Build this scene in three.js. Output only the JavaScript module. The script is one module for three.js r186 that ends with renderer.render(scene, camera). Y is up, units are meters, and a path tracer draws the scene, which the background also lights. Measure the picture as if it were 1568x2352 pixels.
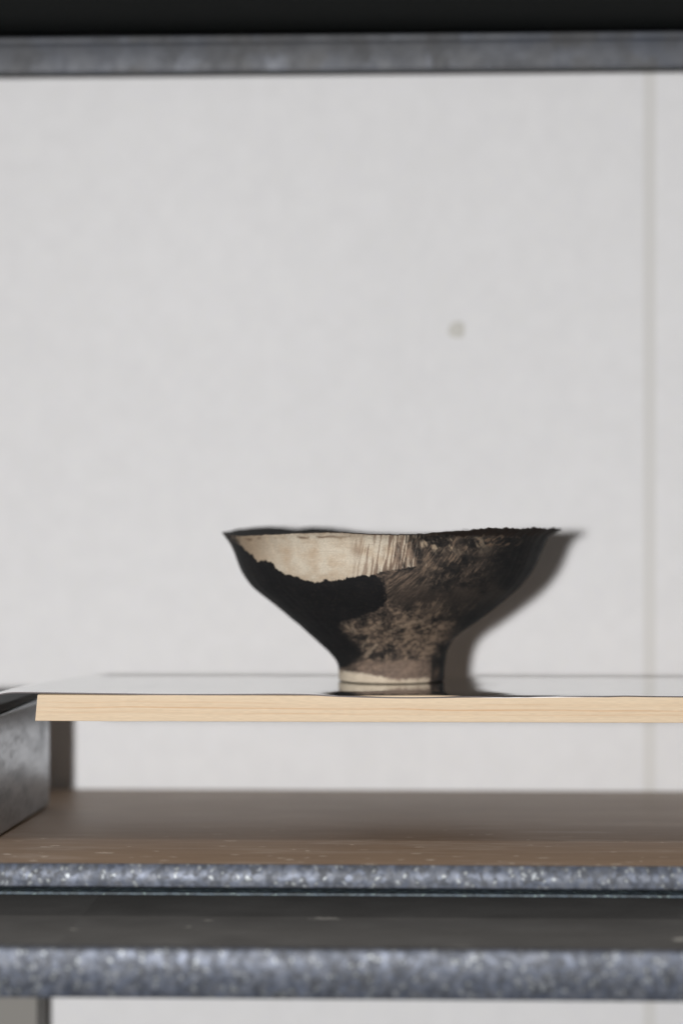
import * as THREE from 'three';
import { mergeGeometries, mergeVertices, toCreasedNormals } from 'three/addons/utils/BufferGeometryUtils.js';
import { RectAreaLightUniformsLib } from 'three/addons/lights/RectAreaLightUniformsLib.js';

// ---------------------------------------------------------------- camera, lights, exposure
RectAreaLightUniformsLib.init();
const scene = new THREE.Scene();
const EYE = 1.2, D0 = 0.8672, F = 5550, YAW = THREE.MathUtils.degToRad(2);
const camera = new THREE.PerspectiveCamera(2 * THREE.MathUtils.radToDeg(Math.atan(1176 / F)), 682 / 1024, 0.05, 20);
camera.position.set(0, EYE, 0);
camera.rotation.y = YAW;
camera.focus = 1.066 * D0;
camera.userData.fStop = 4;
camera.updateMatrixWorld();

const renderer = new THREE.WebGLRenderer({ antialias: true });
renderer.setSize(682, 1024);
renderer.toneMapping = THREE.LinearToneMapping;
renderer.toneMappingExposure = 1;
renderer.shadowMap.enabled = true;

scene.background = new THREE.Color().setRGB(0.03, 0.0255, 0.0225);      // the dim room behind the camera
function areaLight(color, intensity, w, h, pos, to) {
  const l = new THREE.RectAreaLight(color, intensity, w, h);
  l.position.set(...pos); l.lookAt(...to); scene.add(l); return l;
}
areaLight(new THREE.Color().setRGB(1, 0.99, 0.99), 2080, 0.052, 0.052, [-0.165, EYE + 0.02, 0.4], [-0.02, EYE - 0.03, -1.1]);   // lamp by the camera, a little to its left
areaLight(new THREE.Color().setRGB(1, 0.94, 0.9), 6, 1.3, 0.12, [0, EYE + 1.2, -0.69], [0, EYE - 0.1, -0.9]);    // ceiling tube in front of the rack
areaLight(new THREE.Color().setRGB(1, 0.97, 0.95), 0.12, 2.2, 1.6, [0.3, EYE + 0.5, 1.5], [0, EYE - 0.05, -1.1]);      // added fill panel standing in for ambient light of the unseen room

// ---------------------------------------------------------------- helpers
const U = 0.00015625;
const v3 = (x, y, z) => new THREE.Vector3(x, y, z);
// point on the plane z = -D * D0 that shows at (px, py) of a 1568 x 2352 picture
function at(px, py, D) {
  const c = Math.cos(YAW), s = Math.sin(YAW), a = (px - 784) / F, b = (1176 - py) / F;
  const x = a * c - s, z = -a * s - c, k = D * D0 / -z;
  return v3(x * k, EYE + b * k, z * k);
}
const yAt = (py, D) => EYE + (1176 - py) / F * D * D0;                // height on that plane, mid frame
const Z = (D) => -D * D0;
const clamp = (x, a = 0, b = 1) => Math.min(b, Math.max(a, x));
const sstep = (a, b, x) => { const t = clamp((x - a) / (b - a)); return t * t * (3 - 2 * t); };
const lerp = (a, b, t) => a + (b - a) * t;
function curve(pts, x) {                                              // piecewise linear through [[x, y], ...]
  if (x <= pts[0][0]) return pts[0][1];
  for (let i = 1; i < pts.length; i++) if (x <= pts[i][0]) return lerp(pts[i - 1][1], pts[i][1], (x - pts[i - 1][0]) / (pts[i][0] - pts[i - 1][0]));
  return pts[pts.length - 1][1];
}
function scurve(pts, x) {                                             // smoothed (Catmull-Rom)
  const n = pts.length;
  if (x <= pts[0][0]) return pts[0][1];
  if (x >= pts[n - 1][0]) return pts[n - 1][1];
  let i = 1; while (x > pts[i][0]) i++;
  const p0 = pts[Math.max(0, i - 2)], p1 = pts[i - 1], p2 = pts[i], p3 = pts[Math.min(n - 1, i + 1)];
  const h = p2[0] - p1[0], t = (x - p1[0]) / h;
  const m1 = i > 1 ? (p2[1] - p0[1]) / (p2[0] - p0[0]) * h : p2[1] - p1[1], m2 = i < n - 1 ? (p3[1] - p1[1]) / (p3[0] - p1[0]) * h : p2[1] - p1[1];
  const t2 = t * t, t3 = t2 * t;
  return (2 * t3 - 3 * t2 + 1) * p1[1] + (t3 - 2 * t2 + t) * m1 + (3 * t2 - 2 * t3) * p2[1] + (t3 - t2) * m2;
}
function hash(x, y, s = 0) {
  let h = Math.imul(x | 0, 374761393) ^ Math.imul(y | 0, 668265263) ^ Math.imul((s | 0) + 17, 2147483647 - 58);
  h = Math.imul(h ^ (h >>> 13), 1274126177); h ^= h >>> 16; h = Math.imul(h, 2246822519); h ^= h >>> 13;
  return (h >>> 0) / 4294967296;
}
function noise(x, y, s = 0) {
  const i = Math.floor(x), j = Math.floor(y), u = x - i, v = y - j, a = u * u * (3 - 2 * u), b = v * v * (3 - 2 * v);
  return lerp(lerp(hash(i, j, s), hash(i + 1, j, s), a), lerp(hash(i, j + 1, s), hash(i + 1, j + 1, s), a), b);
}
function fbm(x, y, s = 0, o = 4) {
  let r = 0, w = 0.5, t = 0;
  for (let k = 0; k < o; k++) { r += w * noise(x, y, s + k * 7); t += w; w *= 0.5; x = x * 2.03 + 3.1; y = y * 2.03 + 1.7; }
  return r / t;
}
function seeded(a) { return () => { a = (a + 0x6D2B79F5) | 0; let t = Math.imul(a ^ (a >>> 15), 1 | a); t = (t + Math.imul(t ^ (t >>> 7), 61 | t)) ^ t; return ((t ^ (t >>> 14)) >>> 0) / 4294967296; }; }
function texture(w, h, f, srgb = true, wrap = THREE.RepeatWrapping) { // f(i, j) -> [r, g, b] in 0..255
  const d = new Uint8Array(w * h * 4);
  for (let j = 0; j < h; j++) for (let i = 0; i < w; i++) {
    const c = f(i, j), k = (j * w + i) * 4;
    d[k] = clamp(c[0], 0, 255); d[k + 1] = clamp(c[1], 0, 255); d[k + 2] = clamp(c[2], 0, 255); d[k + 3] = 255;
  }
  const t = new THREE.DataTexture(d, w, h);
  t.magFilter = THREE.LinearFilter; t.minFilter = THREE.LinearFilter; t.wrapS = t.wrapT = wrap;
  if (srgb) t.colorSpace = THREE.SRGBColorSpace;
  t.needsUpdate = true; return t;
}
const mix3 = (a, b, t) => [lerp(a[0], b[0], t), lerp(a[1], b[1], t), lerp(a[2], b[2], t)];
const scale3 = (a, k) => [a[0] * k, a[1] * k, a[2] * k];

function thing(name, label, category, pos = [0, 0, 0], kind) {
  const g = new THREE.Group(); g.name = name; g.position.set(...pos); scene.add(g);
  g.userData.label = label;
  if (category) g.userData.category = category;
  if (kind) g.userData.kind = kind;
  return g;
}
function part(name, geometry, material, parent, label) {
  const m = new THREE.Mesh(geometry, material); m.name = name; m.castShadow = m.receiveShadow = true;
  geometry.translate(-parent.position.x, -parent.position.y, -parent.position.z);
  if (label) m.userData.label = label;
  parent.add(m); return m;
}
// a bar along x: closed outline of [z, y] corners, each corner rounded by r; uv in metres
function bar(x0, x1, outline, r = 0.0008, seg = 4, wave = null, nx = 1) {
  const pts = [], n = outline.length;
  for (let i = 0; i < n; i++) {
    const p = outline[i], a = outline[(i + n - 1) % n], b = outline[(i + 1) % n], rr = p[2] ?? r;
    const la = Math.hypot(a[0] - p[0], a[1] - p[1]), lb = Math.hypot(b[0] - p[0], b[1] - p[1]), k = Math.min(rr, la * 0.45, lb * 0.45);
    const A = [p[0] + (a[0] - p[0]) / la * k, p[1] + (a[1] - p[1]) / la * k], B = [p[0] + (b[0] - p[0]) / lb * k, p[1] + (b[1] - p[1]) / lb * k];
    for (let s = 0; s <= seg; s++) { const t = s / seg, q = 1 - t; pts.push([q * q * A[0] + 2 * q * t * p[0] + t * t * B[0], q * q * A[1] + 2 * q * t * p[1] + t * t * B[1]]); }
  }
  const m = pts.length, pos = [], uv = [], idx = []; let L = [0];
  for (let i = 1; i <= m; i++) L.push(L[i - 1] + Math.hypot(pts[i % m][0] - pts[i - 1][0], pts[i % m][1] - pts[i - 1][1]));
  for (let k = 0; k <= nx; k++) {
    const x = lerp(x0, x1, k / nx);
    for (let i = 0; i <= m; i++) { const p = pts[i % m], o = wave ? wave(x, p[0], p[1]) : [0, 0]; pos.push(x, p[1] + o[1], p[0] + o[0]); uv.push(x, L[i]); }
  }
  for (let k = 0; k < nx; k++) for (let i = 0; i < m; i++) { const a = k * (m + 1) + i, b = a + m + 1; idx.push(a, b, a + 1, a + 1, b, b + 1); }
  const shape = pts.map((p) => new THREE.Vector2(p[0], p[1])), tri = THREE.ShapeUtils.triangulateShape(shape, []);
  for (const [x, k] of [[x0, 0], [x1, nx]]) {
    const s = pos.length / 3;
    for (const p of pts) { const o = wave ? wave(x, p[0], p[1]) : [0, 0]; pos.push(x, p[1] + o[1], p[0] + o[0]); uv.push(p[0], p[1]); }
    for (const t of tri) k ? idx.push(s + t[0], s + t[2], s + t[1]) : idx.push(s + t[0], s + t[1], s + t[2]);
  }
  let g = new THREE.BufferGeometry();
  g.setAttribute('position', new THREE.Float32BufferAttribute(pos, 3)); g.setAttribute('uv', new THREE.Float32BufferAttribute(uv, 2)); g.setIndex(idx);
  // outward faces whatever way the outline runs
  let area = 0; for (let i = 0; i < m; i++) { const a = pts[i], b = pts[(i + 1) % m]; area += a[0] * b[1] - b[0] * a[1]; }
  if (area < 0) { for (let i = 0; i < idx.length; i += 3) [idx[i + 1], idx[i + 2]] = [idx[i + 2], idx[i + 1]]; g.setIndex(idx); }
  return toCreasedNormals(g, 0.7);
}
const slab = (x0, x1, y0, y1, z0, z1, r = 0.0008) => bar(x0, x1, [[z0, y0], [z1, y0], [z1, y1], [z0, y1]], r);

// ---------------------------------------------------------------- materials
// zinc coated steel: crystals a few millimetres wide, dull blotches, glints on a few painted as paler tone
function zinc(w, h, sizeX, sizeY, seed, cell, lo, hi, spark) {
  const R = (i, j, k) => hash(i, j, seed + k);
  const f = (x, y) => {                                               // metres
    const wx = x + (fbm(x * 900, y * 900, seed + 60, 2) - 0.5) * cell * 0.9, wy = y + (fbm(x * 900 + 9, y * 900, seed + 70, 2) - 0.5) * cell * 0.9;
    const cx = Math.floor(wx / cell), cy = Math.floor(wy / cell); let best = 9, id = 0, id2 = 0;
    for (let a = -1; a <= 1; a++) for (let b = -1; b <= 1; b++) {
      const i = cx + a, j = cy + b, dx = (i + R(i, j, 1)) - wx / cell, dy = (j + R(i, j, 2)) - wy / cell, d = dx * dx + dy * dy;
      if (d < best) { best = d; id = R(i, j, 3); id2 = R(i, j, 4); }
    }
    const blot = fbm(x * 360, y * 300, seed + 80, 4), fine = fbm(x * 2500, y * 2500, seed + 90, 2);
    let t = 0.5 * blot + 0.3 * id + 0.2 * fine; t = sstep(0.28, 0.74, t);
    const s = id2 > spark ? (1 - sstep(0.04, 0.2, best)) : 0;
    return [t, s, id2];
  };
  const val = []; for (let j = 0; j < h; j++) for (let i = 0; i < w; i++) val.push(f(i / w * sizeX, j / h * sizeY));
  const map = texture(w, h, (i, j) => { const [t, s, q] = val[j * w + i]; const c = mix3(lo, hi, t); return mix3(c, [166, 174, 178], s * 0.6).map((e, k) => e + (q - 0.5) * [6, 2, -6][k]); });
  const rough = texture(w, h, (i, j) => { const [t, s, q] = val[j * w + i]; const r = lerp(0.56, 0.48, t) - s * 0.12 + (q - 0.5) * 0.1; return [0, r * 255, 255]; }, false);
  for (const t of [map, rough]) t.repeat.set(1 / sizeX, 1 / sizeY);
  return { map, rough };
}
const zincA = zinc(2048, 320, 0.448, 0.07, 3, 0.0017, [64, 68, 76], [102, 107, 118], 0.86);
const mZinc = new THREE.MeshStandardMaterial({ map: zincA.map, roughnessMap: zincA.rough, metalness: 0.28, roughness: 1 });
const zincB = zinc(1024, 320, 0.448, 0.14, 31, 0.009, [62, 65, 71], [70, 73, 79], 1.1);
const mZincDull = new THREE.MeshStandardMaterial({ map: zincB.map, roughnessMap: zincB.rough, metalness: 0.1, roughness: 1 });
const blockTex = texture(512, 512, (i, j) => { const b = (fbm(i / 150, j / 60, 141, 4) - 0.5) * 26 + (fbm(i / 40, j / 9, 142, 3) - 0.5) * 10; const q = sstep(0.5, 0.72, fbm(i / 70 + 5, j / 30, 143, 4)) * 12 + sstep(0.66, 0.74, noise(i / 30, j / 7, 144)) * 7; return [176 + b - q, 181 + b - q, 187 + b - q]; });
const blockRough = texture(512, 512, (i, j) => { const v = 0.29 + 0.09 * sstep(0.4, 0.75, fbm(i / 70 + 5, j / 30, 143, 4)) + 0.08 * noise(i / 30, j / 7, 144); return [0, v * 255, 255]; }, false);
blockRough.repeat.set(1 / 0.12, 1 / 0.12);
blockTex.repeat.set(1 / 0.12, 1 / 0.12);
const mBlock = new THREE.MeshStandardMaterial({ map: blockTex, metalness: 0.9, roughness: 1, roughnessMap: blockRough });
const mFlange = new THREE.MeshStandardMaterial({ map: zincA.map, color: new THREE.Color().setRGB(0.5, 0.62, 0.6), metalness: 0.1, roughness: 0.6 });
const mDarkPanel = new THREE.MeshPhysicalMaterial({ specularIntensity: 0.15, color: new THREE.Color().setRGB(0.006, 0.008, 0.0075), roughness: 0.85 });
const mGapShade = new THREE.MeshStandardMaterial({ color: new THREE.Color().setRGB(0.03, 0.034, 0.036), roughness: 0.7 });  // near-black colour in place of the shade inside narrow gaps

const plaster = texture(1024, 1024, (i, j) => { const b = 120 + 70 * (fbm(i / 10, j / 10, 5, 3) - 0.5) + 60 * (fbm(i / 60, j / 60, 6, 3) - 0.5); return [b, b, b]; }, false);
plaster.repeat.set(1 / 0.3, 1 / 0.3);
const mLeg = new THREE.MeshStandardMaterial({ color: new THREE.Color().setRGB(0.25, 0.24, 0.22), roughness: 0.75, bumpMap: plaster, bumpScale: 0.0002 });
const wallTone = texture(1024, 1024, (i, j) => { const b = (fbm(i / 130, j / 130, 8, 4) - 0.5) * 4 + (fbm(i / 8, j / 8, 9, 2) - 0.5) * 5; return [230 + b, 230 + b, 230.5 + b]; });
wallTone.repeat.set(1 / 0.9, 1 / 0.9);
const mWall = new THREE.MeshStandardMaterial({ map: wallTone, roughness: 0.82, bumpMap: plaster, bumpScale: 0.00022 });
const mJoint = new THREE.MeshStandardMaterial({ color: new THREE.Color().setRGB(0.7, 0.694, 0.678), roughness: 0.9 });
const mDab = new THREE.MeshStandardMaterial({ color: new THREE.Color().setRGB(0.62, 0.61, 0.57), roughness: 0.9 });

// hardboard with scuffs and flecks of dry clay; 0.9 m x 0.26 m of it
const rndB = seeded(41), flecks = [];
for (let k = 0; k < 420; k++) flecks.push([rndB() * 0.9, Math.pow(rndB(), 2.2) * 0.11, 0.0003 + rndB() * rndB() * 0.0016, 0.6 + rndB() * 2.2, 0.2 + rndB() * 0.8]);
const hardW = 2048, hardH = 1024, hardData = new Float32Array(hardW * hardH);
for (const [x, z, r, e, a] of flecks) {
  const ri = r * e / 0.9 * hardW + 1.2, rj = r / 0.26 * hardH + 1.2, ci = x / 0.9 * hardW, cj = z / 0.26 * hardH;
  for (let j = Math.floor(cj - rj - 1); j <= cj + rj + 1; j++) for (let i = Math.floor(ci - ri - 1); i <= ci + ri + 1; i++) {
    if (i < 0 || j < 0 || i >= hardW || j >= hardH) continue;
    const d = Math.hypot((i - ci) / ri, (j - cj) / rj) + (noise(i / 2, j / 2, 77) - 0.5) * 0.9;
    hardData[j * hardW + i] = Math.max(hardData[j * hardW + i], a * (1 - sstep(0.5, 1, d)));
  }
}
const hardTex = texture(hardW, hardH, (i, j) => {
  const g = fbm(i / 40, j / 26, 11, 4), f = noise(i * 0.9, j * 0.9, 12), scuff = Math.pow(fbm(i / 60, j / 5, 13, 3), 3) * 1.6;
  let c = mix3([130, 109, 90], [157, 134, 112], clamp(0.55 * g + 0.3 * f + 0.1));
  c = mix3(c, [186, 172, 160], clamp(scuff * 0.3 + 0.55 * sstep(0.56, 0.75, fbm(i / 90 + 7, j / 34, 14, 4)) * fbm(i / 12, j / 9, 19, 3)));
  return mix3(c, [226, 214, 200], hardData[j * hardW + i] * 0.85);
});
const mHard = new THREE.MeshPhysicalMaterial({ map: hardTex, specularIntensity: 0.7, roughness: 0.46 });
const rndC = seeded(88), dust = []; for (let k = 0; k < 46; k++) dust.push([rndC() * 1024, rndC() * 1024, 2 + rndC() * rndC() * 9, 0.2 + rndC() * 0.7]);
const benchTex = texture(1024, 1024, (i, j) => {
  let b = 86 + (fbm(i / 50, j / 50, 15, 4) - 0.5) * 22 + (noise(i, j, 16) - 0.5) * 8, w = 0;
  for (const [x, y, r, a] of dust) { if (Math.abs(i - x) < r * 2 && Math.abs(j - y) < r * 2) w = Math.max(w, a * (1 - sstep(0.4, 1.1, Math.hypot((i - x) / r / 1.6, (j - y) / r) + (noise(i / 3, j / 3, 18) - 0.5) * 0.8))); }
  return mix3([b + 1, b, b - 2], [190, 188, 180], w);
});
const mBench = new THREE.MeshStandardMaterial({ map: benchTex, roughness: 0.85 });

// pale softwood, grain along x; 0.5 m x 0.0125 m
const woodTex = texture(2048, 128, (i, j) => {
  const x = i / 2048 * 0.5, y = j / 128;
  const warp = (fbm(x * 16, y * 1.1, 21, 3) - 0.5) * 0.5, yy = y + warp * 0.5;
  const g1 = fbm(x * 10, yy * 9, 22, 3), g2 = noise(x * 130, yy * 42, 23), g3 = noise(x * 420, y * 60, 24);
  let c = mix3([211, 187, 156], [222, 204, 177], clamp(0.75 * g1 + 0.25 * g2));
  const line = Math.exp(-Math.pow((yy - 0.5) / 0.028, 2)) * (0.25 + 0.75 * noise(x * 40, 3, 25)) + 0.55 * Math.exp(-Math.pow((yy - 0.35 + 0.05 * Math.sin(x * 11)) / 0.022, 2)) * noise(x * 26, 8, 26) + 0.35 * Math.exp(-Math.pow((yy - 0.7) / 0.02, 2)) * sstep(0.5, 0.8, noise(x * 30, 5, 27));
  c = mix3(c, [198, 152, 110], clamp(line * 0.6));
  return scale3(c, 0.975 + 0.05 * g3);
});
woodTex.repeat.set(1 / 0.5, 1);
const mWood = new THREE.MeshStandardMaterial({ map: woodTex, roughness: 0.7 });
const sheetRough = texture(1024, 512, (i, j) => { const r = 0.05 + 0.06 * fbm(i / 90, j / 40, 33, 4) + 0.1 * Math.pow(fbm(i / 14, j / 120, 34, 3), 3); return [0, r * 255, 255]; }, false);
sheetRough.repeat.set(1 / 0.5, 1 / 0.25);
const mSheet = new THREE.MeshStandardMaterial({ color: new THREE.Color().setRGB(0.72, 0.74, 0.735), metalness: 1, roughness: 1, roughnessMap: sheetRough });
const mEdgeGlint = new THREE.MeshStandardMaterial({ color: new THREE.Color().setRGB(0.6, 0.6, 0.62), metalness: 0.4, roughness: 0.5 });  // pale colour stands in for the highlight along part of the edge
const mSheetEdge = new THREE.MeshStandardMaterial({ color: new THREE.Color().setRGB(0.04, 0.03, 0.03), metalness: 0.3, roughness: 0.45 });

// ---------------------------------------------------------------- the wall
const WD = 1.28, wz = Z(WD);
{
  const wall = thing('wall', 'white painted wall of smooth panels behind the shelf and the bowl', null, [0, 0, wz], 'structure');
  const a = at(1476, 1176, WD).x, b = at(1505, 1176, WD).x, t = 0.02;
  part('wall_panel', slab(-1.1, a, 0, 2.2, wz - t, wz, 0.0004), mWall, wall);
  part('wall_panel', slab(b, 1.5, 0, 2.2, wz - t, wz, 0.0004), mWall, wall);
  part('joint_strip', slab(a + 0.00001, b - 0.00001, 0, 2.2, wz - t, wz - 0.00025, 0.0001), mJoint, wall, 'narrow beige filled joint between two wall panels');
  const c = at(1050, 758, WD), prof = [[0.0001, 0.0006], [0.0014, 0.0005], [0.0022, 0.0002], [0.0025, -0.0002]].map((p) => new THREE.Vector2(...p));
  const dab = new THREE.LatheGeometry(prof, 20); dab.rotateX(Math.PI / 2); dab.scale(1.5, 1.5, 0.7);
  const p = dab.attributes.position;
  for (let i = 0; i < p.count; i++) { const x = p.getX(i), y = p.getY(i), k = 0.8 + 0.5 * noise(Math.atan2(y, x) * 1.1 + 9, 2, 91); p.setX(i, x * k); p.setY(i, y * k); }
  dab.computeVertexNormals(); dab.translate(c.x, c.y, wz + 0.0002);
  part('putty_dab', dab, mDab, wall, 'small round greyish beige blemish on the white wall above the bowl');
}

// ---------------------------------------------------------------- the rack
const X0 = -0.42, X1 = 0.78;
{
  const rack = thing('storage_rack', 'grey zinc coated steel rack carrying the brown shelf, dark lower shelf and dark upper shelf', 'rack', [0.1, 0, Z(1.1)]);
  // dark shelf above, with the steel rail along its rear edge
  const uy = yAt(76, 1.245);
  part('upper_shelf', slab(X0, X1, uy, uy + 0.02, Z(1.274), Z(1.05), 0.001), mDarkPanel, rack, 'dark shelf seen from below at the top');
  const ry = yAt(162.5, 1.245), rz = Z(1.245), rt = uy - 0.0007, rm = yAt(97, 1.245);
  part('rear_rail', bar(X0, X1, [[rz, ry, 0.001], [rz, rm, 0.0008], [rz + 0.0014, rm + 0.0010, 0.0006], [rz + 0.0014, rt, 0.0016], [rz - 0.003, rt], [rz - 0.003, ry]], 0.0008, 5, (x) => [0, (x + 0.045) * 0.0026]), mZincDull, rack, 'grey steel rail under the rear edge of the upper shelf');
  // brown shelf
  const sy = yAt(1990, 1.0);
  const shelf = slab(X0, X1, sy - 0.006, sy, Z(1.274), Z(1.003), 0.0004);
  { const p = shelf.attributes.position, uv = shelf.attributes.uv; for (let i = 0; i < p.count; i++) uv.setXY(i, (p.getX(i) + 0.3) / 0.9, (-D0 - p.getZ(i)) / 0.26); }
  part('brown_shelf', shelf, mHard, rack, 'brown hardboard shelf with pale flecks of dry clay');
  const fy = yAt(2042, 1.0);
  part('front_rail', bar(X0, X1, [[Z(1.0), fy, 0.0016], [Z(1.0) - 0.0019, sy + 0.0002, 0.0012], [Z(1.003) + 0.0001, sy + 0.0002, 0.0001], [Z(1.003) + 0.0001, sy - 0.0064, 0.0003], [Z(1.018), sy - 0.0064], [Z(1.018), fy]], 0.0008, 6), mZinc, rack, 'zinc coated steel rail along the front edge of the brown shelf');
  const ly0 = yAt(2060, 1.03), ly1 = yAt(2052, 1.03);
  part('lower_flange', bar(X0, X1, [[Z(1.03), ly0], [Z(1.03), ly1], [Z(1.07), ly1], [Z(1.07), ly0]], 0.0005, 4), mFlange, rack, 'thin steel flange edge under the front rail');
  part('cavity_shade', slab(X0, X1, ly1 + 0.0001, fy + 0.0008, Z(1.06), Z(1.045), 0.0003), mGapShade, rack);  // dark slab paints the shade of the cavity under the front rail
  // dark lower shelf and the broad rail along its front
  const bD = 0.925, by = yAt(2181, bD), bot = yAt(2300, bD), bz = Z(bD);
  const bench = slab(X0, X1, by - 0.012, by - 0.0006, Z(1.274), bz - 0.004, 0.0005);
  { const p = bench.attributes.position, uv = bench.attributes.uv; for (let i = 0; i < p.count; i++) uv.setXY(i, p.getX(i) / 0.4 + 0.31, p.getZ(i) / 0.4 + 0.1); }
  part('lower_shelf', bench, mBench, rack, 'dark grey lower shelf with a few dusty spots');
  part('lower_rail', bar(X0, X1, [[bz - 0.0013, bot, 0.0012], [bz, by, 0.0018], [bz - 0.0038, by, 0.0004], [bz - 0.0038, by - 0.0125, 0.0004], [bz - 0.02, by - 0.0125], [bz - 0.02, bot]], 0.0008, 7), mZinc, rack, 'broad speckled zinc coated rail along the bottom front');
  // legs: the rear left one shows under the lower rail; corner posts outside the frame join the shelves
  const lx = at(85, 2340, 1.23).x, lz = Z(1.23), ltop = by - 0.0125;
  const leg = (x, z) => { const g = slab(-0.04, 0, 0, ltop, -0.026, 0, 0.0015); g.translate(x, 0, z); return g; };
  part('leg', leg(lx, lz), mLeg, rack);
  for (const [x, z] of [[X1 - 0.01, lz], [X0 + 0.05, bz - 0.022], [X1 - 0.01, bz - 0.022]]) part('leg', leg(x, z), mLeg, rack);
  for (const x of [X0 - 0.0302, X1 + 0.0002]) for (const z of [Z(1.05) , Z(1.274) + 0.03]) part('post', slab(x, x + 0.03, 0, 1.75, z - 0.03, z, 0.001), mZincDull, rack);
}

// ---------------------------------------------------------------- the steel block at the left
const hFloor = yAt(1990, 1.0);
{
  const g0 = thing('steel_block', 'grey steel block standing on the brown shelf at the left, under the curled sheet edge', 'block', [-0.15, hFloor, Z(1.12)]);
  const p0 = at(0, 1930, 1.0796), p1 = at(114, 1858, 1.194), dir = v3(p1.x - p0.x, 0, p1.z - p0.z).normalize();
  const near = v3(p1.x, p1.y, Z(1.072)), side = v3(dir.z, 0, -dir.x);          // side points to the left
  if (side.x > 0) side.negate();
  const W = 0.06, len = Math.abs((near.z - p1.z) / dir.z);
  const top = yAt(1641, 1.08), H = top - hFloor;
  // outline across the block (left .. right), run along its depth, edges rounded
  let g = bar(0, len, [[0, 0.0004], [W, 0.0004], [W, H], [0, H]], 0.0025, 6);
  // bar axes: x along, z across, y up -> world
  const p = g.attributes.position, nrm = g.attributes.normal, q = v3(), uv = g.attributes.uv;
  for (let i = 0; i < p.count; i++) {
    const a = p.getX(i), y = p.getY(i), c = p.getZ(i);
    uv.setXY(i, c * 1.0 + a, y);
    q.set(p1.x, hFloor + y, p1.z).addScaledVector(dir, -a).addScaledVector(side, c);
    p.setXYZ(i, q.x, q.y, q.z);
  }
  g.deleteAttribute('normal'); g = toCreasedNormals(g, 0.7);
  part('block_body', g, mBlock, g0);
  const shade_strip = slab(0.018, len - 0.0005, 0.0001, 0.0034, -0.0002, W - 0.001, 0.0008), pp = shade_strip.attributes.position;  // added dark strip: the shade of the gap under the sheet
  for (let i = 0; i < pp.count; i++) {
    const a = pp.getX(i), y = pp.getY(i), c = pp.getZ(i);
    q.set(p1.x, hFloor + H + y, p1.z).addScaledVector(dir, -a).addScaledVector(side, c);
    pp.setXYZ(i, q.x, q.y, q.z);
  }
  shade_strip.deleteAttribute('normal');
  part('shade_strip', toCreasedNormals(shade_strip, 0.7), mGapShade, g0, 'dark strip in place of the shaded gap between the steel block and the curled sheet');
}

// ---------------------------------------------------------------- board with its shiny sheet
const boardTop = yAt(1598, 1.07), boardBot = yAt(1658.5, 1.07);
const bx0 = at(87, 1597, 1.07).x, bx0b = at(81, 1655, 1.07).x;
{
  const core = thing('wooden_board', 'pale wooden board with a cut left end, lying level above the brown shelf', 'board', [bx0, boardBot, Z(1.07)]);
  const g = bar(bx0, 0.66, [[Z(1.07), boardBot], [Z(1.07), boardTop], [Z(1.176), boardTop], [Z(1.176), boardBot]], 0.0003, 3, (x, z, y) => [0, (noise(x * 60, 4, 51) - 0.5) * 0.00012], 160);
  const p = g.attributes.position, uv = g.attributes.uv, H = boardTop - boardBot;
  for (let i = 0; i < p.count; i++) {
    const x = p.getX(i), y = p.getY(i), k = (y - boardBot) / H;
    if (x < bx0 + 0.002) p.setX(i, x + (bx0b - bx0) * (1 - k) + (noise(k * 5, 1, 52) - 0.5) * 0.0002);
    uv.setXY(i, x + 0.2 + (p.getZ(i) + D0 * 1.07) * 0.7, k * 0.96 + 0.02);
  }
  part('board_core', g, mWood, core);
  for (const x of [0.2, 0.56]) part('spacer', slab(x, x + 0.05, hFloor + 0.0003, boardBot - 0.0002, Z(1.17), Z(1.08), 0.001), mWood, core);
}
// the sheet: one thin warped skin lying on the board, its left end running past the board and curling down
const sheetLine = [[0, 1596], [20, 1594.2], [60, 1593.6], [150, 1594.5], [260, 1595.6], [380, 1596.6], [520, 1596.2], [650, 1595.2], [720, 1596.4], [780, 1599.4], [860, 1601.4], [930, 1602.2], [1010, 1601.2], [1100, 1599.2], [1180, 1597.8], [1300, 1596.2], [1400, 1596], [1480, 1597.2], [1568, 1597.6], [1700, 1597]];
const SX1 = 0.62, sheetBack = 1.18, sheetFront = 1.0675;
function sheetTop(x, D) {                                             // height of the upper face
  const pxOf = 784 + (x - at(784, 1176, 1.07).x) / (1.07 * D0) * F, w = (D - sheetFront) / (sheetBack - sheetFront);
  const front = yAt(scurve(sheetLine, pxOf) - 1.2, sheetFront) - (pxOf - 784) * 0.0000002;
  const flat = boardTop + 0.00055 + (fbm(x * 22, D * 30, 61, 2) - 0.5) * 0.0003;
  let y = lerp(front, flat, sstep(0, 0.16, w));
  const lx = at(40, 1597, 1.07).x; if (x < lx) y -= Math.pow((lx - x) / 0.0165, 2) * 0.0021 * (1 - 0.4 * w);
  const roll = sstep(1050, 1180, pxOf) * (1 - sstep(1380, 1440, pxOf));   // front lip rolled down here
  if (w < 0.02) y -= roll * 0.00035 * Math.pow(1 - w / 0.02, 2);
  return y;
}
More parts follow.
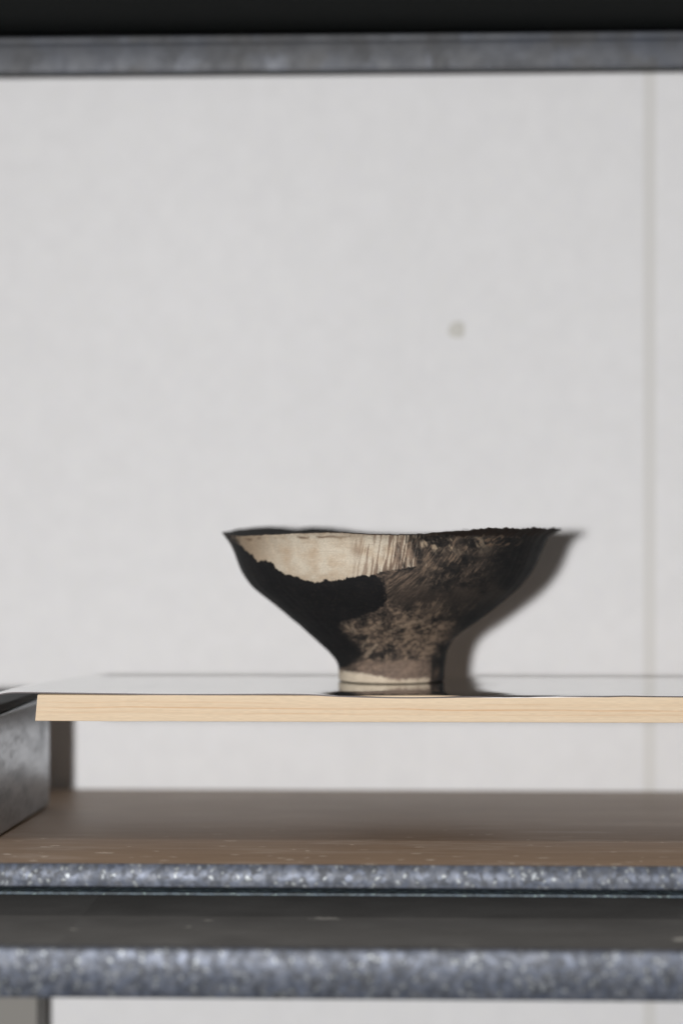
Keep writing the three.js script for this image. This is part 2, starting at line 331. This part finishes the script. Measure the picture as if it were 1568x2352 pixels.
{
  const sheet = thing('metal_sheet', 'thin wavy shiny grey sheet on the wooden board, reflecting the bowl, left end curled down', 'sheet', [0, boardTop, Z(1.14)]);
  const nx = 420, ds = [0, 0.003, 0.007, 0.012, 0.02, 0.04, 0.07, 0.11, 0.16, 0.22, 0.3, 0.4, 0.5, 0.6, 0.7, 0.8, 0.9, 1], T = 0.00048;
  const fl = at(-45, 1597, 1.07).x, bl = at(196, 1550, 1.2).x, grid = (top) => {
    const pos = [], uv = [], idx = [];
    for (const w of ds) for (let i = 0; i <= nx; i++) {
      const D = lerp(sheetFront, sheetBack, w), left = lerp(fl, bl, w), x = lerp(left, SX1, Math.pow(i / nx, 1.5));
      pos.push(x, sheetTop(x, D) - (top ? 0 : T), Z(D)); uv.push(x, -Z(D));
    }
    const n = nx + 1;
    for (let j = 0; j < ds.length - 1; j++) for (let i = 0; i < nx; i++) { const a = j * n + i, b = a + n; top ? idx.push(a, a + 1, b, a + 1, b + 1, b) : idx.push(a, b, a + 1, a + 1, b, b + 1); }
    const g = new THREE.BufferGeometry(); g.setAttribute('position', new THREE.Float32BufferAttribute(pos, 3)); g.setAttribute('uv', new THREE.Float32BufferAttribute(uv, 2)); g.setIndex(idx); g.computeVertexNormals(); return g;
  };
  part('sheet_face', mergeGeometries([grid(true), grid(false)]), mSheet, sheet);
  const ring = []; for (let i = 0; i <= nx; i++) ring.push([i, 0]); for (let j = 1; j < ds.length; j++) ring.push([nx, j]); for (let i = nx - 1; i >= 0; i--) ring.push([i, ds.length - 1]); for (let j = ds.length - 2; j >= 0; j--) ring.push([0, j]);
  const ringAt = ([i, j]) => { const w = ds[j], D = lerp(sheetFront, sheetBack, w), x = lerp(lerp(fl, bl, w), SX1, Math.pow(i / nx, 1.5)); return [x, sheetTop(x, D), Z(D)]; };
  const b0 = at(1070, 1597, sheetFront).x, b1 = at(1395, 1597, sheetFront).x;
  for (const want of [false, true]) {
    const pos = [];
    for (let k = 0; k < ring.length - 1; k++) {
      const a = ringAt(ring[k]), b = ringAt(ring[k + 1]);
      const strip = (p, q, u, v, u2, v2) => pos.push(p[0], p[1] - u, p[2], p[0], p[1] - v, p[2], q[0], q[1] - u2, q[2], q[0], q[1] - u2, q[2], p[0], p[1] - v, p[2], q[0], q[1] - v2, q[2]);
      const inGlint = ring[k][1] === 0 && ring[k + 1][1] === 0 && a[0] > b0 && b[0] < b1, cut = (p) => T * (1 - 0.75 * Math.sin(Math.PI * Math.pow((p[0] - b0) / (b1 - b0), 1.4)) * (0.15 + 1.0 * noise(p[0] * 260, 3, 95)));
      if (!inGlint) { if (!want) strip(a, b, 0, T, 0, T); } else if (want) strip(a, b, cut(a), T, cut(b), T); else strip(a, b, 0, cut(a), 0, cut(b));
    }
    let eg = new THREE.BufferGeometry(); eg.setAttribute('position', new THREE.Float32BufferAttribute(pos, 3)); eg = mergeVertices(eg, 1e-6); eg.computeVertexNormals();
    part('sheet_edge', eg, want ? mEdgeGlint : mSheetEdge, sheet, want ? 'stretch of the cut edge with its highlight painted pale' : 'thin dark cut edge');
  }
}

// ---------------------------------------------------------------- the bowl
// its outline, in units of 1/1.0453 of a 0.6-pixel step measured on the photograph: height Y (down), left and right radius
const BD = 1.156, UNIT = 0.6 * BD * U;
const PROF = [[692, 203, 199], [655, 203, 200], [640, 204, 201], [622, 209, 204], [605, 219, 207], [590, 231, 209], [575, 244, 213], [550, 270, 224], [525, 296, 240], [495, 328, 277], [470, 354, 313], [445, 384, 347], [418, 414, 383], [390, 446, 417], [362, 480, 450], [338, 510, 477], [315, 535, 500], [290, 554, 519], [262, 571, 537], [235, 583, 551], [205, 593, 564], [180, 601, 574], [155, 612, 585], [135, 624, 596], [122, 634, 607], [112, 641, 624], [102, 648, 645]];
const BASE = 692, RIM = 102, SPAN = BASE - RIM;
const rL = PROF.map((p) => [BASE - p[0], p[1]]), rR = PROF.map((p) => [BASE - p[0], p[2]]);
const rimFront = [[-1, 106], [-0.93, 114], [-0.86, 118], [-0.65, 113], [-0.45, 107], [-0.3, 105], [-0.1, 112], [0.07, 115], [0.18, 112], [0.3, 105], [0.42, 99], [0.54, 92.5], [0.66, 91], [0.75, 93.5], [0.83, 90], [0.9, 94], [1, 93]];
const rimBack = [[-1, 106], [-0.93, 94], [-0.82, 86], [-0.72, 86], [-0.62, 93], [-0.52, 87], [-0.4, 91], [-0.28, 102], [-0.12, 112], [0.1, 116], [0.3, 110], [0.55, 100], [0.8, 97], [1, 93]];
const pyOf = (zy) => zy * 0.6 + 1160.3;
const bowlC = at(899.3, 1578, BD);
const bowlY = sheetTop(bowlC.x, BD) + 0.0002;                         // stands on the sheet
function bowlPoint(th, t, inset = 0) {
  const s = Math.sin(th), c = Math.cos(th), h = t * SPAN;
  const L = scurve(rL, h), R = scurve(rR, h);
  let r = (L + R) / 2 + (R - L) / 2 * s;
  const k = 0.5 + 0.5 * sstep(-0.15, 0.15, c), D = BD - 640 * UNIT * c / D0;
  const front = yAt(pyOf(scurve(rimFront, s)), BD - 640 * UNIT * Math.abs(c) / D0), back = yAt(pyOf(scurve(rimBack, s)), BD + 640 * UNIT * Math.abs(c) / D0);
  let rim = c >= 0 ? front : back;
  const ragged = 0.35 + 0.65 * sstep(-0.1, 0.35, s);
  rim += ((fbm(th * 26 + 50, 1, 71, 3) - 0.5) * 0.0009 + Math.pow(noise(th * 60 + 20, 2, 72), 3) * 0.0006 - 0.0001) * ragged;
  r += (fbm(th * 2.2 + 30 + 3 * Math.cos(th), t * 4, 73, 3) - 0.5) * 9 * Math.sin(Math.PI * clamp(t)) * Math.abs(c) + (fbm(th * 18 + 40, t * 9, 74, 2) - 0.5) * 3.2 * sstep(0.1, 0.3, t) + (fbm(th * 30 + 4, 3, 75, 2) - 0.5) * 9 * sstep(0.94, 1, t) * ragged;
  if (inset) r -= inset / UNIT;
  const y = bowlY + t * (rim - bowlY);
  return [r * UNIT * s, y - bowlY, r * UNIT * c];
}
function bowlShell(ts, inset, flip, n = 384) {
  const pos = [], uv = [], idx = [];
  for (const e of ts) for (let i = 0; i <= n; i++) {
    const th = -Math.PI + i / n * 2 * Math.PI, t = Array.isArray(e) ? e[0] : e, q = bowlPoint(i === n ? -Math.PI : th, t, Array.isArray(e) ? e[1] : inset);
    pos.push(...q); uv.push(i / n, t);
  }
  for (let j = 0; j < ts.length - 1; j++) for (let i = 0; i < n; i++) { const a = j * (n + 1) + i, b = a + n + 1; flip ? idx.push(a, b, a + 1, a + 1, b, b + 1) : idx.push(a, a + 1, b, a + 1, b + 1, b); }
  const g = new THREE.BufferGeometry();
  g.setAttribute('position', new THREE.Float32BufferAttribute(pos, 3)); g.setAttribute('uv', new THREE.Float32BufferAttribute(uv, 2)); g.setIndex(idx); g.computeVertexNormals();
  const N = g.attributes.normal;                                      // close the seam at the back
  for (let j = 0; j < ts.length; j++) { const a = j * (n + 1), b = a + n; const m = v3(N.getX(a) + N.getX(b), N.getY(a) + N.getY(b), N.getZ(a) + N.getZ(b)).normalize(); N.setXYZ(a, m.x, m.y, m.z); N.setXYZ(b, m.x, m.y, m.z); }
  return g;
}
// slip painting, laid out over (angle, height): X runs -650..650 round the visible front, Y is the height unit of the outline
const creamLow = [[60, 118], [150, 150], [180, 172], [205, 190], [222, 208], [255, 211], [285, 219], [300, 240], [330, 260], [380, 275], [440, 289], [470, 284], [520, 285], [560, 275], [610, 265], [640, 262], [700, 242], [800, 228]];
const blackRight = [[200, 600], [245, 628], [255, 650], [275, 684], [300, 697], [350, 703], [378, 690], [395, 668], [412, 636], [428, 606], [438, 556], [455, 530], [475, 533], [500, 556], [530, 582], [555, 606], [580, 612], [600, 600], [615, 580], [630, 545], [642, 505]];
const C = { cream: [212, 201, 182], tan: [156, 135, 114], brown: [112, 96, 83], dark: [60, 53, 48], black: [17, 18, 20], pink: [138, 118, 105], ash: [60, 54, 49] };
function streak(x, y, ang, along, across, s) { const c = Math.cos(ang), d = Math.sin(ang); return fbm((x * c + y * d) / along, (-x * d + y * c) / across, s, 3); }
function slip(X, Y, back) {
  const o = back ? 500 : 0, n1 = fbm(X / 34, Y / 34, 101 + o, 4), n2 = fbm(X / 7, Y / 7, 102 + o, 3), nf = noise(X / 1.6, Y / 1.6, 103 + o);
  // brown ground: scrubbed mottling
  const hs = streak(X, Y, -0.32, 26, 8, 104 + o), ds = streak(X, Y, -0.98, 30, 4.2, 105 + o);
  const low = sstep(330, 470, Y) * (1 - sstep(880, 1060, X));
  let m = 0.5 * n1 + 0.22 * hs + 0.28 * n2;
  let c = mix3(C.black, C.brown, 0.12 + 0.88 * sstep(0.3, 0.72, m + 0.05 * low));
  c = mix3(c, C.tan, sstep(0.53, 0.76, 0.38 * hs + 0.34 * n2 + 0.28 * n1 + 0.045 * low + 0.03 * Math.exp(-Math.pow((X - 760) / 120, 2) - Math.pow((Y - 470) / 80, 2))) * 0.62);
  // diagonal brush hairs on the right
  const dz = sstep(760, 840, X) * (1 - sstep(400, 470, Y)) * (1 - 0.75 * sstep(1090, 1220, X));
  c = mix3(c, mix3(C.black, C.dark, n1 * 1.1), dz * 0.58);
  c = mix3(c, [134, 114, 96], sstep(0.55, 0.74, 0.62 * ds + 0.38 * n1) * dz * 0.7);
  const sw = sstep(690, 720, X) * (1 - sstep(800, 860, X)) * sstep(235, 255, Y) * (1 - sstep(330, 380, Y));
  c = mix3(c, mix3(C.dark, [112, 96, 83], sstep(0.35, 0.65, streak(X, Y, -0.7, 30, 4, 106 + o))), sw * 0.8);
  // deep right flank
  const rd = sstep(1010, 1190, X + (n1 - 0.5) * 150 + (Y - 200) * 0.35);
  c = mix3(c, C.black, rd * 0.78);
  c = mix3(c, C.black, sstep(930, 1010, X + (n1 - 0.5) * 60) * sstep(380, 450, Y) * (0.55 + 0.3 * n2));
  c = mix3(c, C.dark, Math.exp(-Math.pow((Y - 345 - (X - 850) * 0.03 + (n1 - 0.5) * 80) / 34, 2)) * sstep(700, 760, X) * 0.7);
  // light strokes in the lower middle
  const st = (x0, y0, x1, y1, w, s) => { const dx = x1 - x0, dy = y1 - y0, L = Math.hypot(dx, dy), u = ((X - x0) * dx + (Y - y0) * dy) / L, v = (-(X - x0) * dy + (Y - y0) * dx) / L + (noise(u / 12, s, 107) - 0.5) * w; return sstep(-6, 8, u) * (1 - sstep(L - 8, L + 6, u)) * (1 - sstep(w * 0.3, w, Math.abs(v))) * sstep(0.25, 0.6, streak(X, Y, Math.atan2(dy, dx), 26, 3, 108 + s)); };
  for (const [a, b, d, e, w, s, k] of [[612, 592, 665, 530, 13, 1, 0.95], [606, 560, 640, 505, 9, 2, 0.7], [540, 440, 575, 490, 13, 3, 0.75], [568, 445, 588, 492, 7, 4, 0.8], [575, 430, 640, 415, 14, 5, 0.5], [700, 478, 790, 462, 9, 6, 0.7], [740, 455, 840, 440, 12, 7, 0.6], [640, 470, 690, 440, 14, 8, 0.6], [690, 510, 820, 500, 8, 9, 0.5]]) c = mix3(c, [160, 141, 121], st(a, b, d, e, w, s) * k * 0.85);
  // pale window under the rim
  const lowY = curve(creamLow, X) + (fbm(X / 16, Y / 30, 119 + o, 3) - 0.5) * 14 + (noise(X / 5, Y / 14, 110 + o) - 0.5) * 6 + (noise(X / 2.3, Y / 9, 111 + o) - 0.5) * 5;
  const vs = streak(X + (Y - 130) * 0.12, Y, 1.62, 70, 5, 112 + o), vs2 = streak(X, Y, 1.5, 40, 9, 113 + o);
  const end = 1 - sstep(752, 832, X + (vs2 - 0.5) * 130 + (vs - 0.5) * 60 + (n2 - 0.5) * 24);
  const inC = sstep(118, 168, X + (n2 - 0.5) * 26 + (Y - 130) * -0.15) * (1 - sstep(-2.5, 2.5, Y - lowY)) * end;
  let cr = mix3(C.cream, [186, 165, 140], clamp((n1 - 0.35) * 1.5));
  cr = mix3(cr, [160, 138, 114], (1 - sstep(170, 330, X + (n1 - 0.5) * 110)) * 0.75);
  const sk = sstep(530, 680, X + (n1 - 0.5) * 60) * sstep(0.43, 0.62, vs + (Y - 200) * 0.0007 + 0.07 * sstep(640, 760, X));
  cr = mix3(cr, [128, 108, 93], sk * 0.85);
  cr = mix3(cr, [104, 88, 76], sstep(215, 245, Y + (vs - 0.5) * 70) * sstep(640, 700, X) * 0.55);
  const bl = 126 + (X - 300) * -0.022; cr = mix3(cr, [112, 92, 76], Math.exp(-Math.pow((Y - bl - (n1 - 0.5) * 14) / 4.2, 2)) * (1 - sstep(430, 640, X)) * sstep(0.3, 0.55, fbm(X / 40, 2, 115)) * 0.85);
  cr = mix3(cr, [120, 100, 84], (1 - sstep(100, 122, Y + (n2 - 0.5) * 14)) * (0.35 + 0.6 * sstep(540, 640, X)));
  c = mix3(c, cr, inC * (0.96 + 0.04 * nf));
  // pale flecks under the rim, right of the window
  const fz = sstep(800, 840, X) * (1 - sstep(1010, 1110, X)) * sstep(116, 130, Y) * (1 - sstep(150, 205, Y + (n2 - 0.5) * 30));
  c = mix3(c, [190, 170, 144], sstep(0.46, 0.7, 0.42 * streak(X, Y, 1.1, 30, 8, 116) + 0.58 * fbm(X / 30, Y / 24, 117, 4)) * fz * 0.8);
  const fl2 = sstep(1010, 1040, X) * (1 - sstep(1160, 1220, X)) * sstep(96, 112, Y) * (1 - sstep(150, 170, Y));
  c = mix3(c, [124, 102, 84], sstep(0.56, 0.68, streak(X, Y, -0.6, 26, 5, 118)) * fl2 * 0.7);
  // black glaze
  const bx = curve(blackRight, Y) + (noise(X / 6, Y / 6, 120 + o) - 0.5) * 16 + (noise(X / 2.2, Y / 2.2, 121 + o) - 0.5) * 11 + (n1 - 0.5) * 20;
  const soft = 4 + 20 * sstep(360, 430, Y);
  const inB = (1 - sstep(-soft, soft, X - bx)) * sstep(-2.5, 2.5, Y - lowY);
  c = mix3(c, mix3(mix3(C.black, [29, 28, 29], n1), [52, 44, 39], sstep(0.6, 0.74, n2) * 0.35), inB);
  c = mix3(c, mix3(C.black, C.dark, 0.7), (1 - sstep(96, 150, X + (n2 - 0.5) * 20)) * (1 - sstep(150, 190, Y)));
  // dark rim line
  const rl = 103 + 5 * sstep(740, 800, X) + 9 * sstep(860, 1000, X) + (noise(X / 9, 5, 122) - 0.5) * 9;
  c = mix3(c, [38, 29, 24], (1 - sstep(rl - 1.5, rl + 3, Y)) * 0.92);
  // foot: pinkish neck, bare pale band, dark right side
  const fn = sstep(585, 625, Y + (n1 - 0.5) * 26) * sstep(540, 620, X + (n2 - 0.5) * 20);
  c = mix3(c, mix3(C.brown, C.pink, 0.25 + 0.7 * n2), fn * 0.72);
  const fTop = curve([[505, 646], [560, 648], [620, 653], [680, 664], [740, 674], [860, 670]], X) + (n2 - 0.5) * 16 + (n1 - 0.5) * 10;
  const fb = sstep(-5, 9, Y - fTop) * (1 - sstep(852, 866, X + (n2 - 0.5) * 8));
  c = mix3(c, mix3([214, 201, 180], [172, 155, 135], clamp(n1 * 0.9 * sstep(560, 760, X) + 0.4 * n2)), fb);
  const fd = sstep(858, 872, X + (n2 - 0.5) * 14) * sstep(560, 620, Y);
  c = mix3(c, mix3(C.black, C.dark, n1), fd * 0.9);
  c = mix3(c, [96, 80, 68], Math.exp(-Math.pow((X - 886 + (Y - 655) * 0.35) / 10, 2) - Math.pow((Y - 655) / 20, 2)) * 0.8);
  c = mix3(c, C.black, sstep(893, 905, X) * sstep(520, 560, Y) * 0.6);
  return scale3(c, 0.93 + 0.14 * nf);
}
const BW = 2048, BH = 1024;
const slipTex = texture(BW, BH, (i, j) => {
  const th = -Math.PI + (i + 0.5) / BW * 2 * Math.PI, t = (j + 0.5) / BH, s = Math.sin(th), h = t * SPAN;
  const L = scurve(rL, h), R = scurve(rR, h), r = (L + R) / 2 + (R - L) / 2 * s;
  const ry = Math.cos(th) >= 0 ? scurve(rimFront, s) : scurve(rimBack, s);
  return slip(715 + r * s, BASE - t * (BASE - lerp(RIM, ry, t * t)), Math.cos(th) < 0);
}, true, THREE.ClampToEdgeWrapping);
slipTex.wrapS = THREE.RepeatWrapping;
const slipBump = texture(1024, 512, (i, j) => { const b = 128 + (fbm(i / 5, j / 4, 131, 3) - 0.5) * 120 + (fbm(i / 40, j / 3, 132, 2) - 0.5) * 80; return [b, b, b]; }, false);
const mSlip = new THREE.MeshPhysicalMaterial({ specularIntensity: 0.6, map: slipTex, roughness: 0.78, bumpMap: slipBump, bumpScale: 0.00025 });
const mInside = new THREE.MeshStandardMaterial({ color: new THREE.Color().setRGB(0.016, 0.016, 0.016), roughness: 0.75, bumpMap: slipBump, bumpScale: 0.00025 });
const mLip = new THREE.MeshStandardMaterial({ color: new THREE.Color().setRGB(0.03, 0.022, 0.017), roughness: 0.8 });
{
  const bowl = thing('ceramic_bowl', 'hand formed flared ceramic bowl brushed in black, brown and cream, standing on the shiny sheet', 'bowl', [bowlC.x, bowlY, bowlC.z]);
  const put = (name, g, m, label) => { const o = new THREE.Mesh(g, m); o.name = name; o.castShadow = o.receiveShadow = true; if (label) o.userData.label = label; bowl.add(o); };
  const neck = 0.1, range = (a, b, n) => Array.from({ length: n + 1 }, (_, i) => lerp(a, b, i / n));
  put('body', bowlShell([...range(neck, 0.9, 70), ...range(0.905, 1, 22)], 0, false), mSlip);
  put('foot', bowlShell([[0, 0.006], [0, 0.0011], [0.002, 0.0005], [0.006, 0.0001], ...range(0.01, neck, 12)], 0, false), mSlip, 'cylindrical foot with a bare pale clay band at its base');
  const wall = (t) => lerp(0.0045, 0.0018, sstep(0.2, 0.95, t));
  put('inside', bowlShell([[0.16, 0.02], ...range(0.18, 0.99, 40).map((t) => [t, wall(t)]), [0.997, 0.0013]], 0, true), mInside, 'dark inside of the bowl');
  put('lip', bowlShell([[0.9985, -0.0001], [1.004, 0.0002], [1.006, 0.0008], [0.997, 0.00135]], 0, false), mLip, 'thin ragged dark lip');
}

renderer.render(scene, camera);
